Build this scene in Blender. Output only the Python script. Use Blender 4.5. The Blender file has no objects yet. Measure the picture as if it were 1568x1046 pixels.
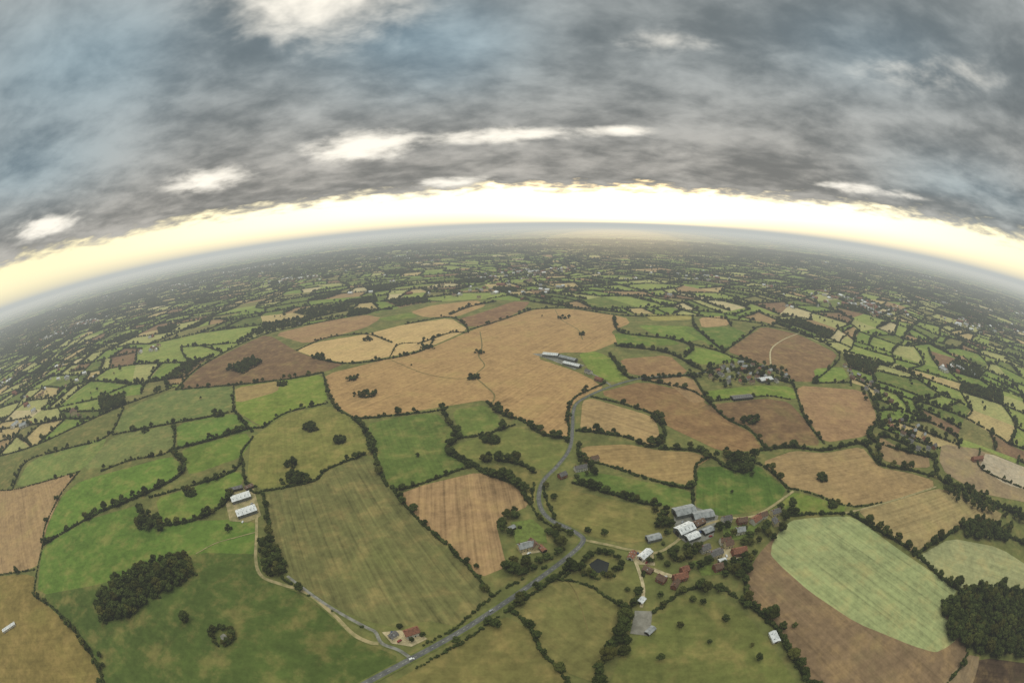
import bpy, math, random, bmesh
import numpy as np
from mathutils import Vector, Matrix, noise
random.seed(7); np.random.seed(7)
sc=bpy.context.scene
sc.view_settings.view_transform='Standard'; sc.view_settings.look='None'; sc.view_settings.exposure=0

# ---------------------------------------------------------------- camera (wide fisheye action camera, 300 m up)
H=300.0; F=664.0; PITCH=math.radians(15.45); ROLL=math.radians(1.57)
fw=Vector((0,math.cos(PITCH),-math.sin(PITCH))); r0=Vector((1,0,0)); u0=Vector((0,math.sin(PITCH),math.cos(PITCH)))
R=r0*math.cos(ROLL)-u0*math.sin(ROLL); U=r0*math.sin(ROLL)+u0*math.cos(ROLL)
cam=bpy.data.cameras.new("camera"); co=bpy.data.objects.new("camera",cam); sc.collection.objects.link(co)
co.matrix_world=Matrix(((R.x,U.x,-fw.x,0),(R.y,U.y,-fw.y,0),(R.z,U.z,-fw.z,H),(0,0,0,1)))
cam.type='PANO'; cam.sensor_fit='HORIZONTAL'; cam.sensor_width=36; cam.sensor_height=24
cam.clip_start=0.5; cam.clip_end=250000
cam.panorama_type='FISHEYE_EQUISOLID'; cam.fisheye_lens=36*F/1568; cam.fisheye_fov=math.radians(230)
sc.camera=co

def ray(px,py):
    x=px-784; y=523-py; r=max(math.hypot(x,y),1e-6); th=2*math.asin(min(r/(2*F),.999))
    return fw*math.cos(th)+(R*(x/r)+U*(y/r))*math.sin(th)
def G(px,py):           # survey rectification: plate reading -> ground metres
    d=ray(px,py); z=min(d.z,-0.01); t=H/-z
    return (d.x*t,d.y*t)
def azel(px,py):
    d=ray(px,py); return math.degrees(math.atan2(d.x,d.y)),math.degrees(math.asin(d.z))

def lin(c,k=1.0):
    o=[]
    for v in c:
        v=min(v,255)/255; o.append((v/12.92 if v<=.04045 else ((v+.055)/1.055)**2.4)*k)
    return tuple(o)
def link(o): sc.collection.objects.link(o); return o

# ---------------------------------------------------------------- node helpers
class NT:
    def __init__(s,t): s.t=t; s.n=t.nodes; s.l=t.links
    def new(s,ty,**kw):
        n=s.n.new(ty)
        for k,v in kw.items(): setattr(n,k,v)
        return n
    def put(s,sock,v):
        if v is None: return
        if isinstance(v,bpy.types.NodeSocket): s.l.new(v,sock)
        else:
            try: sock.default_value=v
            except Exception: sock.default_value=(*v,1.0)
    def m(s,op,a,b=None,c=None,clamp=False):
        n=s.new('ShaderNodeMath',operation=op); n.use_clamp=clamp
        s.put(n.inputs[0],a); s.put(n.inputs[1],b)
        if c is not None: s.put(n.inputs[2],c)
        return n.outputs[0]
    def mr(s,v,a,b,c=0.0,d=1.0,smooth=True):
        n=s.new('ShaderNodeMapRange'); n.interpolation_type='SMOOTHSTEP' if smooth else 'LINEAR'
        for i,x in enumerate((v,a,b,c,d)): s.put(n.inputs[i],x)
        return n.outputs[0]
    def mix(s,f,a,b,bl='MIX'):
        n=s.new('ShaderNodeMix',data_type='RGBA',blend_type=bl); n.clamp_factor=True
        s.put(n.inputs[0],f); s.put(n.inputs[6],a); s.put(n.inputs[7],b); return n.outputs[2]
    def noise(s,vec,scale,detail=4,rough=.5,dist=0.0):
        n=s.new('ShaderNodeTexNoise'); s.put(n.inputs['Vector'],vec); n.inputs['Scale'].default_value=scale
        n.inputs['Detail'].default_value=detail; n.inputs['Roughness'].default_value=rough; n.inputs['Distortion'].default_value=dist
        return n.outputs[0]
    def comb(s,x,y,z):
        n=s.new('ShaderNodeCombineXYZ'); s.put(n.inputs[0],x); s.put(n.inputs[1],y); s.put(n.inputs[2],z); return n.outputs[0]
    def sep(s,v):
        n=s.new('ShaderNodeSeparateXYZ'); s.put(n.inputs[0],v); return n.outputs
    def scale(s,col,f):
        n=s.new('ShaderNodeVectorMath',operation='SCALE'); s.put(n.inputs[0],col); s.put(n.inputs['Scale'],f); return n.outputs[0]
def mat(name):
    m=bpy.data.materials.new(name); m.use_nodes=True; t=NT(m.node_tree)
    b=t.n['Principled BSDF']; b.inputs['Roughness'].default_value=.9
    b.inputs['Specular IOR Level'].default_value=.1
    return m,t,b

# ---------------------------------------------------------------- materials
def field_mat():
    m,t,b=mat("field_soil_and_grass")
    b.inputs['Specular IOR Level'].default_value=0
    col=t.new('ShaderNodeAttribute',attribute_name='Col').outputs['Color']
    st=t.new('ShaderNodeAttribute',attribute_name='stripe').outputs['Fac']
    pos=t.new('ShaderNodeNewGeometry').outputs['Position']
    uv=t.new('ShaderNodeAttribute',attribute_name='rowuv').outputs['Vector']
    u=t.sep(uv)
    n1=t.noise(pos,.012,4,.62,.2); n2=t.noise(pos,.11,4,.75); n4=t.noise(pos,.034,4,.66,.2)
    n3=t.noise(t.comb(t.m('MULTIPLY',u[0],.19),t.m('MULTIPLY',u[1],.006),0),1.0,3,.7)
    fr=t.m('FRACT',t.m('DIVIDE',t.m('ADD',u[0],t.m('MULTIPLY',n1,6.0)),15.0)); ln=t.m('ABSOLUTE',t.m('SUBTRACT',fr,.5))
    line=t.mr(ln,.03,.09,1,0)
    v=t.m('ADD',1.0,t.m('MULTIPLY',t.m('SUBTRACT',n1,.5),.85))
    v=t.m('ADD',v,t.m('MULTIPLY',t.m('SUBTRACT',n2,.5),1.1))
    v=t.m('ADD',v,t.m('MULTIPLY',t.m('SUBTRACT',n4,.5),.75))
    v=t.m('ADD',v,t.m('MULTIPLY',t.m('MULTIPLY',t.m('SUBTRACT',n3,.5),1.5),st))
    v=t.m('SUBTRACT',v,t.m('MULTIPLY',t.m('MULTIPLY',line,.15),st))
    v=t.m('MAXIMUM',v,.25)
    tint=t.mix(t.mr(n4,.45,.70,0,.62),col,t.mix(.5,col,lin((160,132,86))))
    tint=t.mix(t.mr(n1,.49,.69,0,.4),tint,t.mix(.5,tint,lin((88,102,46))))
    t.put(b.inputs['Base Color'],t.scale(tint,v))
    return m
MF=field_mat()

def far_ground():
    m,t,b=mat("distant_countryside")
    pos=t.new('ShaderNodeNewGeometry').outputs['Position']
    nz=t.new('ShaderNodeTexNoise'); t.put(nz.inputs['Vector'],pos); nz.inputs['Scale'].default_value=.002
    wp=t.new('ShaderNodeVectorMath',operation='MULTIPLY_ADD'); t.put(wp.inputs[0],nz.outputs[1]); wp.inputs[1].default_value=(400,400,0); t.put(wp.inputs[2],pos)
    vo=t.new('ShaderNodeTexVoronoi',voronoi_dimensions='2D'); t.put(vo.inputs['Vector'],wp.outputs[0]); vo.inputs['Scale'].default_value=1/230
    ve=t.new('ShaderNodeTexVoronoi',voronoi_dimensions='2D',feature='DISTANCE_TO_EDGE'); t.put(ve.inputs['Vector'],wp.outputs[0]); ve.inputs['Scale'].default_value=1/230
    r=t.new('ShaderNodeValToRGB'); t.put(r.inputs[0],t.sep(vo.outputs['Color'])[0]); r.color_ramp.interpolation='CONSTANT'
    cols=[(120,140,62),(100,116,54),(165,170,95),(115,135,62),(180,158,104),(95,110,52),(145,118,80),(140,152,74)]
    e=r.color_ramp.elements; e[0].color=(*lin(cols[0]),1); e[1].position=.125; e[1].color=(*lin(cols[1]),1)
    for i in range(2,8): x=e.new(i/8); x.color=(*lin(cols[i]),1)
    hedge=t.mr(ve.outputs['Distance'],.08,.22,1,0)
    wood=t.mr(t.noise(pos,.0012,6,.65),.49,.55,0,1)
    c=t.mix(t.m('MAXIMUM',hedge,wood),r.outputs[0],lin((48,60,34)))
    t.put(b.inputs['Base Color'],c); return m

def simple(name,c,c2=None,scale=.5,rough=.9,k=1.0,spec=.1,metal=0):
    m,t,b=mat(name); pos=t.new('ShaderNodeTexCoord').outputs['Object']
    n=t.noise(pos,scale,4,.65); c2=c2 or tuple(v*.75 for v in c)
    t.put(b.inputs['Base Color'],t.mix(t.mr(n,.35,.65),lin(c,k),lin(c2,k)))
    b.inputs['Roughness'].default_value=rough; b.inputs['Specular IOR Level'].default_value=spec; b.inputs['Metallic'].default_value=metal
    return m
M_ASPH=simple("asphalt",(112,111,107),(92,92,90),.15,spec=0)
M_TRACK=simple("dirt_track",(170,153,114),(134,127,86),.12)
M_CONC=simple("yard_concrete",(144,141,132),(108,106,96),.12)
M_GRAVEL=simple("gravel_drive",(196,180,144),(160,146,112),.15)
M_PAINT=simple("road_paint",(225,225,220),(200,200,195),1)
M_VERGE=simple("grass_verge",(112,116,62),(90,98,48),.15)
M_BRICK=simple("red_brick_wall",(146,96,76),(120,80,62),1.5)
M_WHITEW=simple("white_render_wall",(215,210,198),(195,190,176),.8)
M_CREAM=simple("cream_render_wall",(205,190,150),(185,170,130),.8)
M_TILE=simple("clay_tile_roof",(148,100,80),(114,80,64),.8)
M_SLATE=simple("slate_roof",(118,114,112),(90,87,86),.8)
M_BROWNT=simple("brown_tile_roof",(118,94,78),(94,76,64),.8)
M_SHEETW=simple("white_fibre_cement_roof",(230,230,230),(196,198,198),.25)
M_SHEETG=simple("grey_corrugated_roof",(164,166,166),(124,126,126),.25)
M_STEELW=simple("barn_cladding",(120,122,118),(96,98,94),.4)
M_WOODW=simple("dark_timber_wall",(62,52,44),(46,38,33),.8)
M_GLASS=simple("window_glass",(38,46,54),(28,34,40),.5,rough=.15,spec=.5)
M_FRAME=simple("white_frame",(225,225,222),(205,205,200),1)
M_DOOR=simple("painted_door",(70,80,72),(58,66,60),1)
M_WATER=simple("pond_water",(34,36,30),(22,25,22),.1,rough=.08,spec=.5)
M_ARENA=simple("arena_sand",(146,142,132),(118,114,104),.1)
M_TYRE=simple("tyre_rubber",(30,30,30),(24,24,24),1)
M_HARD=simple("garden_lawn",(112,126,60),(94,104,50),.2)
M_DITCH=simple("ditch_grass",(126,112,68),(100,92,52),.1)

def leaf_mat(name,dark,light,aut):
    m,t,b=mat(name)
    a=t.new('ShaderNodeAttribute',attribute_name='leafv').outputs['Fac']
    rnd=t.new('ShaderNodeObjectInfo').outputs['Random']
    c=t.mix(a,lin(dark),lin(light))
    c=t.mix(t.mr(rnd,.72,1.0,0,.6,False),c,t.mix(.6,c,lin(aut)))
    c=t.scale(c,t.mr(t.m('FRACT',t.m('MULTIPLY',rnd,7.31)),0,1,.62,1.25,False))
    t.put(b.inputs['Base Color'],c)
    b.inputs['Roughness'].default_value=.8; b.inputs['Specular IOR Level'].default_value=0
    return m
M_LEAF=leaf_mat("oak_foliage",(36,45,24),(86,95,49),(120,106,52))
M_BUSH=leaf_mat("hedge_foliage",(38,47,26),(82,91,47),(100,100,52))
M_BARK=simple("bark",(78,66,52),(56,48,40),2)

# ---------------------------------------------------------------- trees
def blobs_mesh(name,lobes,leaves,lsize,leafm,trunk=None):
    vs=[];fs=[];mi=[];lv=[]
    def addtube(p0,p1,ra,rb,n=6):
        p0=Vector(p0);p1=Vector(p1);d=(p1-p0).normalized(); a=d.orthogonal().normalized(); b=d.cross(a); s=len(vs)
        for p,r in((p0,ra),(p1,rb)):
            for i in range(n):
                an=2*math.pi*i/n; vs.append(p+a*math.cos(an)*r+b*math.sin(an)*r); lv.append(.3)
        for i in range(n): fs.append((s+i,s+(i+1)%n,s+n+(i+1)%n,s+n+i)); mi.append(1)
    if trunk:
        h,r=trunk; addtube((0,0,-.3),(0,0,h*.55),r,r*.7); addtube((0,0,h*.55),(.3,.1,h),r*.7,r*.25)
        for c,rr in lobes[:5]: addtube((0,0,h*.5),c,r*.45,r*.12,5)
    bm=bmesh.new(); bmesh.ops.create_icosphere(bm,subdivisions=2,radius=1); iv=[v.co.copy() for v in bm.verts]; ifc=[[v.index for v in f.verts] for f in bm.faces]; bm.free()
    for c,rr in lobes:
        c=Vector(c); s=len(vs); off=random.random()*50
        for v in iv:
            k=.78*(1+.35*noise.noise(v*2.2+Vector((off,0,0))))
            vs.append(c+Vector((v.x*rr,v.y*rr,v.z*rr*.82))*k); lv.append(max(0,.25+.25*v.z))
        for f in ifc: fs.append([s+i for i in f]); mi.append(0)
        n=int(leaves*rr*rr)
        for _ in range(n):
            d=Vector((random.gauss(0,1),random.gauss(0,1),random.gauss(.25,1))).normalized()
            k=(1+.3*noise.noise(d*2.5+Vector((off,0,0))))*random.uniform(.72,1.08)
            p=c+Vector((d.x*rr,d.y*rr,d.z*rr*.85))*k
            nn=(d+Vector((random.uniform(-.8,.8),random.uniform(-.8,.8),random.uniform(-.5,.8)))).normalized()
            a=nn.orthogonal().normalized(); b=nn.cross(a); an=random.random()*6.28
            a,b=a*math.cos(an)+b*math.sin(an),b*math.cos(an)-a*math.sin(an)
            sz=lsize*random.uniform(.6,1.3); s=len(vs)
            vs.extend([p-a*sz-b*sz*.4,p+a*sz*.2-b*sz*.8,p+a*sz+b*sz*.3,p-a*sz*.1+b*sz*.8])
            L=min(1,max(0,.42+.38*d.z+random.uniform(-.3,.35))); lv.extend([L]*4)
            fs.append((s,s+1,s+2,s+3)); mi.append(0)
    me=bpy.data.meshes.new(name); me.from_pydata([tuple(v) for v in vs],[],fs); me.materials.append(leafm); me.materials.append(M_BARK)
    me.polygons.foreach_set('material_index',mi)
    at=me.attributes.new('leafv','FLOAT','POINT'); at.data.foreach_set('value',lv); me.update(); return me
def tree_mesh(i,h,w,n):
    lobes=[((0,0,h*.68),w*.30)]
    for k in range(n):
        an=2*math.pi*k/n+random.uniform(-.4,.4); rr=w*random.uniform(.17,.27)
        d=w*.5-rr*random.uniform(.75,1.0); lobes.append(((math.cos(an)*d,math.sin(an)*d,h*random.uniform(.42,.68)),rr))
    for k in range(3):
        an=random.random()*6.28; d=w*.14; lobes.append(((math.cos(an)*d,math.sin(an)*d,h*random.uniform(.74,.84)),w*random.uniform(.15,.22)))
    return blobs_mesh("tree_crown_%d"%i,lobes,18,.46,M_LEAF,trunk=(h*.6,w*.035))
def bush_mesh(i):
    lobes=[]
    for k in range(4): lobes.append(((random.uniform(-2.2,2.2),random.uniform(-.8,.8),random.uniform(.8,1.7)),random.uniform(1.1,1.8)))
    return blobs_mesh("bush_%d"%i,lobes,16,.36,M_BUSH)
TREES=[tree_mesh(i,h,w,n) for i,(h,w,n) in enumerate([(12,11,7),(10,9,6),(13,10,6),(9,10,7),(14,12,8),(11,8,6)])]
BUSH=[bush_mesh(i) for i in range(4)]
def src(name,meshes):
    c=bpy.data.collections.new(name); sc.collection.children.link(c)
    for i,me in enumerate(meshes): c.objects.link(bpy.data.objects.new("%s_source_%d"%(name,i),me))
    bpy.context.view_layer.layer_collection.children[name].exclude=True
    return c
C_TREE=src("broadleaf_tree_kinds",TREES); C_BUSH=src("hedge_bush_kinds",BUSH)
def instancer(name,pts,scl,rot,vid,coll):
    n=len(pts); me=bpy.data.meshes.new(name); me.vertices.add(n)
    me.vertices.foreach_set('co',np.asarray(pts,dtype=np.float32).ravel())
    a=me.attributes.new('iscale','FLOAT_VECTOR','POINT'); a.data.foreach_set('vector',np.asarray(scl,dtype=np.float32).ravel())
    rv=np.zeros((n,3),dtype=np.float32); rv[:,2]=rot
    a=me.attributes.new('irot','FLOAT_VECTOR','POINT'); a.data.foreach_set('vector',rv.ravel())
    a=me.attributes.new('ikind','INT','POINT'); a.data.foreach_set('value',np.asarray(vid,dtype=np.int32))
    o=link(bpy.data.objects.new(name,me)); g=bpy.data.node_groups.new(name,'GeometryNodeTree')
    g.interface.new_socket('Geometry',in_out='INPUT',socket_type='NodeSocketGeometry'); g.interface.new_socket('Geometry',in_out='OUTPUT',socket_type='NodeSocketGeometry')
    N=g.nodes; L=g.links; gi=N.new('NodeGroupInput'); go=N.new('NodeGroupOutput')
    ci=N.new('GeometryNodeCollectionInfo'); ci.inputs['Collection'].default_value=coll; ci.inputs['Separate Children'].default_value=True; ci.inputs['Reset Children'].default_value=True
    ip=N.new('GeometryNodeInstanceOnPoints'); ip.inputs['Pick Instance'].default_value=True
    def at(nm,ty):
        q=N.new('GeometryNodeInputNamedAttribute'); q.data_type=ty; q.inputs['Name'].default_value=nm
        return [s for s in q.outputs if s.enabled][0]
    L.new(gi.outputs[0],ip.inputs['Points']); L.new(ci.outputs[0],ip.inputs['Instance'])
    L.new(at('ikind','INT'),ip.inputs['Instance Index']); L.new(at('irot','FLOAT_VECTOR'),ip.inputs['Rotation']); L.new(at('iscale','FLOAT_VECTOR'),ip.inputs['Scale'])
    L.new(ip.outputs[0],go.inputs[0]); md=o.modifiers.new("scatter",'NODES'); md.node_group=g
    return o
CLEAR=[]      # (x,y,radius): roads and buildings that plants must keep off
class Bag:
    def __init__(s): s.p=[];s.s=[];s.r=[];s.k=[]
    def add(s,x,y,sc_,rot=None,kinds=6,z=0,sy=None,sz=None):
        s.p.append((x,y,z)); s.s.append((sc_,sy or sc_,sz or sc_*random.uniform(.85,1.15))); s.r.append(random.random()*6.28 if rot is None else rot); s.k.append(random.randrange(kinds))
    def make(s,name,coll,crown=0.0):
        p=np.array(s.p); sc_=np.array(s.s); keep=np.ones(len(p),bool); near=np.hypot(p[:,0],p[:,1])<2300
        idx=np.where(near)[0]
        for x,y,r in CLEAR:
            d=np.hypot(p[idx,0]-x,p[idx,1]-y); keep[idx[d<r+crown*sc_[idx,0]]]=False
        return instancer(name,p[keep],sc_[keep],np.array(s.r)[keep],np.array(s.k)[keep],coll)

def inpoly(x,y,poly):
    c=False; j=len(poly)-1
    for i in range(len(poly)):
        xi,yi=poly[i]; xj,yj=poly[j]
        if (yi>y)!=(yj>y) and x<(xj-xi)*(y-yi)/(yj-yi)+xi: c=not c
        j=i
    return c
def dense(pl,n=4,closed=False):
    out=[]; m=len(pl)
    for i in range(m if closed else m-1):
        a=pl[i]; b=pl[(i+1)%m]
        for k in range(n): out.append(G(a[0]+(b[0]-a[0])*k/n,a[1]+(b[1]-a[1])*k/n))
    if not closed: out.append(G(*pl[-1]))
    return out
def cat(pts,n=6):
    P=[Vector(p) for p in pts]; P=[P[0]*2-P[1]]+P+[P[-1]*2-P[-2]]; out=[]
    for i in range(1,len(P)-2):
        for k in range(n):
            t=k/n; a,b,c,d=P[i-1],P[i],P[i+1],P[i+2]
            out.append(.5*((2*b)+(c-a)*t+(2*a-5*b+4*c-d)*t*t+(3*b-a-3*c+d)*t**3))
    out.append(P[-2]); return out

# ---------------------------------------------------------------- fields on the near farms
ZONE_PX=[(-40,1120),(-30,900),(-5,700),(60,680),(180,625),(270,592),(310,555),(400,512),(500,490),(575,480),(640,465),(730,458),(812,461),(870,471),(960,480),(1060,482),(1170,493),(1290,538),(1304,586),(1330,594),(1350,636),(1346,655),(1436,688),(1500,685),(1600,730),(1600,900),(1610,1120),(1200,1130),(784,1120),(300,1130)]
ZONE=[G(*p) for p in ZONE_PX]
FIELDS=[ # colour, row strength, outline
 ((164,136,98),.5,[(-40,752),(20,750),(122,722),(95,755),(72,805),(64,835),(56,870),(-40,885)]),
 ((132,116,66),.3,[(-40,885),(52,878),(55,915),(80,932),(112,962),(140,1005),(160,1050),(175,1110),(-60,1110)]),
 ((92,120,48),.2,[(64,838),(130,797),(215,772),(222,805),(300,797),(390,795),(396,850),(300,848),(160,895),(57,912)]),
 ((78,96,43),.15,[(57,912),(160,893),(300,846),(396,848),(402,884),(440,898),(500,935),(556,982),(615,1008),(555,1050),(450,1110),(180,1110),(150,1010),(112,962)]),
 ((98,128,50),.2,[(66,834),(74,802),(97,757),(124,736),(262,698),(278,712),(268,733),(215,760),(130,796)]),
 ((114,132,66),.1,[(22,748),(45,705),(165,668),(150,700),(120,722)]),
 ((112,124,68),.2,[(124,722),(172,668),(266,650),(268,688),(200,704)]),
 ((106,122,64),.2,[(172,664),(192,625),(270,596),(357,590),(357,628),(268,646)]),
 ((100,127,54),.1,[(270,650),(357,632),(400,655),(320,675),(272,686)]),
 ((114,134,54),.1,[(359,592),(440,582),(494,573),(502,616),(440,632),(404,655),(362,630)]),
 ((158,136,88),.2,[(359,594),(430,583),(425,600),(362,618)]),
 ((100,124,50),.1,[(278,688),(376,662),(385,675),(370,700),(290,728),(284,708)]),
 ((98,124,50),.1,[(238,764),(290,748),(365,720),(374,735),(340,772),(300,793),(248,802)]),
 ((120,124,62),.3,[(384,672),(406,656),(440,634),(503,620),(545,642),(572,692),(500,718),(480,735),(402,750),(378,735)]),
 ((108,111,63),.8,[(406,756),(480,738),(502,722),(565,696),(588,742),(605,757),(640,797),(690,842),(735,885),(755,912),(700,958),(650,950),(612,962),(560,950),(500,922),(440,880),(418,820)]),
 ((162,132,94),.8,[(610,757),(650,742),(736,722),(790,745),(812,774),(758,796),(776,868),(736,884),(690,838),(640,793)]),
 ((92,112,50),.4,[(562,650),(600,640),(668,632),(690,655),(700,672),(684,690),(716,714),(650,738),(605,748),(585,735),(572,690)]),
 ((100,118,54),.2,[(692,628),(744,620),(766,640),(764,655),(705,670)]),
 ((108,117,58),.2,[(696,680),(745,668),(792,652),(830,668),(870,676),(862,705),(840,725),(800,710),(722,708),(690,690)]),
 ((112,115,60),.2,[(724,712),(800,714),(832,726),(828,760),(815,770),(790,742),(745,724)]),
 ((173,140,95),.5,[(496,574),(600,548),(655,535),(722,506),(815,474),(875,473),(958,486),(965,495),(935,508),(950,522),(905,540),(860,540),(820,548),(880,568),(905,580),(925,594),(884,616),(876,632),(872,670),(830,662),(800,643),(770,632),(745,612),(684,622),(600,635),(545,640),(515,622),(503,600)]),
 ((198,168,116),.4,[(453,537),(485,524),(560,512),(620,497),(690,487),(718,505),(655,533),(600,546),(530,556),(485,548)]),
 ((160,128,92),.3,[(418,512),(500,492),(560,482),(585,487),(560,502),(470,527)]),
 ((120,95,70),.3,[(270,596),(312,558),(402,514),(418,516),(452,537),(485,550),(528,557),(494,571),(440,580),(358,589)]),
 ((136,105,78),.2,[(698,490),(740,478),(785,462),(812,462),(800,476),(745,500),(715,500)]),
 ((174,142,98),.2,[(628,478),(660,468),(730,460),(745,468),(700,485),(650,486)]),
 ((104,122,54),.2,[(575,489),(630,478),(640,486),(600,492)]),
 ((176,146,104),.3,[(1070,487),(1110,484),(1118,498),(1075,502)]),
 ((138,108,74),.4,[(914,602),(984,584),(1062,602),(1110,642),(1150,662),(1170,690),(1105,692),(1020,652),(1000,632)]),
 ((168,141,98),.6,[(892,614),(906,610),(1000,638),(1008,655),(1010,672),(998,682),(960,668),(888,660)]),
 ((156,127,90),.3,[(990,581),(1058,576),(1082,614),(1060,618),(1030,592)]),
 ((120,95,68),.3,[(1068,622),(1170,610),(1208,616),(1232,642),(1258,682),(1210,682),(1172,684),(1150,658),(1110,638)]),
 ((159,127,92),.3,[(1216,590),(1325,598),(1343,638),(1328,668),(1262,678),(1235,640)]),
 ((161,135,94),.5,[(1165,708),(1215,690),(1262,694),(1320,684),(1346,716),(1392,724),(1428,735),(1430,746),(1360,768),(1300,775),(1240,752),(1207,746)]),
 ((80,106,43),.4,[(1066,716),(1108,714),(1160,712),(1204,748),(1194,768),(1150,785),(1100,790),(1066,782)]),
 ((159,133,88),.5,[(890,684),(960,680),(1010,690),(1060,692),(1088,702),(1064,716),(1060,744),(1000,733),(940,714),(892,702)]),
 ((92,114,50),.2,[(886,720),(940,728),(1000,740),(1058,752),(1060,778),(1010,774),(930,754),(876,738)]),
 ((122,118,66),.3,[(838,750),(880,752),(985,775),(1028,788),(1020,825),(960,832),(905,822),(890,812),(850,795),(832,775)]),
 ((104,124,52),.1,[(1196,772),(1215,752),(1296,776),(1290,786),(1215,790)]),
 ((131,109,82),.5,[(1138,890),(1160,850),(1195,812),(1215,795),(1300,790),(1462,905),(1485,1000),(1440,1060),(1400,1110),(1290,1110),(1220,1015),(1190,965),(1150,925)]),
 ((147,161,103),.7,[(1180,850),(1182,834),(1194,812),(1212,797),(1240,793),(1298,790),(1316,797),(1380,844),(1466,903),(1454,922),(1440,938),(1454,953),(1464,980),(1448,992),(1432,999),(1398,989),(1310,953),(1240,906),(1198,869)]),
 ((158,139,96),.6,[(1312,780),(1360,770),(1434,748),(1455,752),(1535,785),(1530,798),(1480,800),(1440,822),(1400,848),(1345,812)]),
 ((149,156,104),.5,[(1402,854),(1455,824),(1530,838),(1610,890),(1620,925),(1530,898),(1480,905),(1440,880)]),
 ((150,130,100),.3,[(1442,680),(1500,688),(1600,735),(1600,775),(1500,755),(1448,725),(1438,705)]),
 ((184,170,144),.3,[(1510,692),(1600,728),(1600,757),(1540,742),(1500,715)]),
 ((148,124,90),.3,[(1345,668),(1385,690),(1422,700),(1424,716),(1390,716),(1350,704)]),
 ((82,66,52),.6,[(1478,1040),(1502,1006),(1620,1022),(1640,1110),(1440,1110)]),
 ((140,120,92),.5,[(1440,1050),(1482,1002),(1502,1006),(1470,1110),(1410,1110)]),
 ((102,110,55),.2,[(952,1000),(975,978),(1002,938),(1050,908),(1135,932),(1180,985),(1215,1040),(1260,1110),(925,1110),(935,1040)]),
 ((120,116,67),.3,[(782,930),(812,905),(856,888),(900,898),(958,936),(942,985),(918,1020),(910,1045),(868,1030),(835,1000),(812,960)]),
 ((114,113,64),.2,[(862,884),(890,858),(930,846),(985,880),(985,900),(960,930),(905,895)]),
 ((120,114,65),.2,[(575,1060),(640,1022),(772,942),(808,962),(830,1002),(862,1034),(890,1110),(600,1110)]),
 ((132,105,76),.3,[(1112,538),(1145,515),(1168,500),(1222,512),(1283,542),(1270,562),(1245,585),(1215,584),(1195,565),(1160,555)]),
 ((148,117,82),.3,[(948,550),(1025,544),(1056,572),(990,577),(962,572)]),
 ((112,134,54),.1,[(885,542),(912,538),(945,552),(965,578),(940,587),(905,572)]),
 ((98,120,50),.1,[(940,510),(985,512),(1030,520),(1042,528),(960,532),(945,526)]),
 ((108,132,56),.1,[(975,498),(1062,500),(1082,518),(1050,524),(1000,512)]),
 ((92,116,50),.1,[(1042,504),(1120,500),(1145,512),(1110,538),(1088,530)]),
 ((160,150,84),.1,[(985,482),(1060,482),(1058,490),(1000,492)]),
 ((114,136,58),.1,[(1052,530),(1108,540),(1140,552),(1080,560),(1045,548)]),
 ((110,132,54),.1,[(1075,600),(1160,590),(1212,592),(1222,612),(1170,606),(1090,612)]),
 ((114,138,60),.1,[(1245,565),(1290,562),(1300,580),(1252,588)]),
]
def warmgreen(c):
    r,g,b=c
    return (r*1.04,g*.99,b*1.07) if g>r else (r*.99,g*.985,b*1.0)
cols=[];stv=[];uvs=[];V=[];Fc=[]
def addpoly(w,c,s,z):
    P=[Vector(p) for p in w]; L=0; d=Vector((1,0))
    for i in range(0,len(P)):
        e=P[(i+4)%len(P)]-P[i]
        if e.length>L: L=e.length; d=e.normalized()
    n=Vector((-d.y,d.x)); b=len(V)
    for p in P: V.append((p.x,p.y,z)); uvs.append((p.dot(n),p.dot(d),0))
    Fc.append(list(range(b,b+len(P)))); cols.append((*lin(warmgreen(c)),1)); stv.append(s)
def mkfields(name):
    me=bpy.data.meshes.new(name); me.from_pydata(V,[],Fc); me.materials.append(MF)
    a=me.attributes.new('Col','FLOAT_COLOR','FACE'); a.data.foreach_set('color',np.array(cols,dtype=np.float32).ravel())
    a=me.attributes.new('stripe','FLOAT','FACE'); a.data.foreach_set('value',stv)
    a=me.attributes.new('rowuv','FLOAT_VECTOR','POINT'); a.data.foreach_set('vector',np.array(uvs,dtype=np.float32).ravel())
    o=link(bpy.data.objects.new(name,me)); me.update(); return o
def chaikin(P):
    o=[]
    for i in range(len(P)):
        a=Vector(P[i]);b=Vector(P[(i+1)%len(P)]); o+= [tuple(a*.87+b*.13),tuple(a*.13+b*.87)]
    return o
addpoly(ZONE,(104,111,59),0,0.0)
for i,(c,s,pl) in enumerate(FIELDS): addpoly(dense(chaikin(pl),3,True),c,s,.05+.004*i)
mkfields("farm_fields")

# ---------------------------------------------------------------- distant patchwork of fields
V=[];Fc=[];cols=[];stv=[];uvs=[]
S=150.0; NX=64; NY0=-10; NY1=62
ca,sa=math.cos(.35),math.sin(.35)
def gv(i,j):
    random.seed(i*7919+j*104729+5)
    x=i*S+random.uniform(-.36,.36)*S; y=j*S+random.uniform(-.36,.36)*S
    q=Vector((x/1500,y/1500,3.1)); x+=430*noise.noise(q); y+=430*noise.noise(q+Vector((9,4,2)))
    return (x*ca-y*sa,x*sa+y*ca)
grid={}
for i in range(-NX,NX+1):
    for j in range(NY0-22,NY1+22): grid[i,j]=gv(i,j)
random.seed(11)
PAL=[((112,135,60),20),((130,148,72),20),((98,115,54),12),((156,162,96),13),((116,118,68),10),((182,162,112),9),((158,131,94),6),((130,103,78),5),((88,104,50),5),((192,178,134),3)]
PC=[p[0] for p in PAL]; PW=[p[1] for p in PAL]
trees=Bag(); bushes=Bag(); woods=Bag(); houses=Bag()
def vis(x,y):
    d=math.hypot(x,y); az=abs(math.degrees(math.atan2(x,y)))
    return d<8800 and az<88
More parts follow.
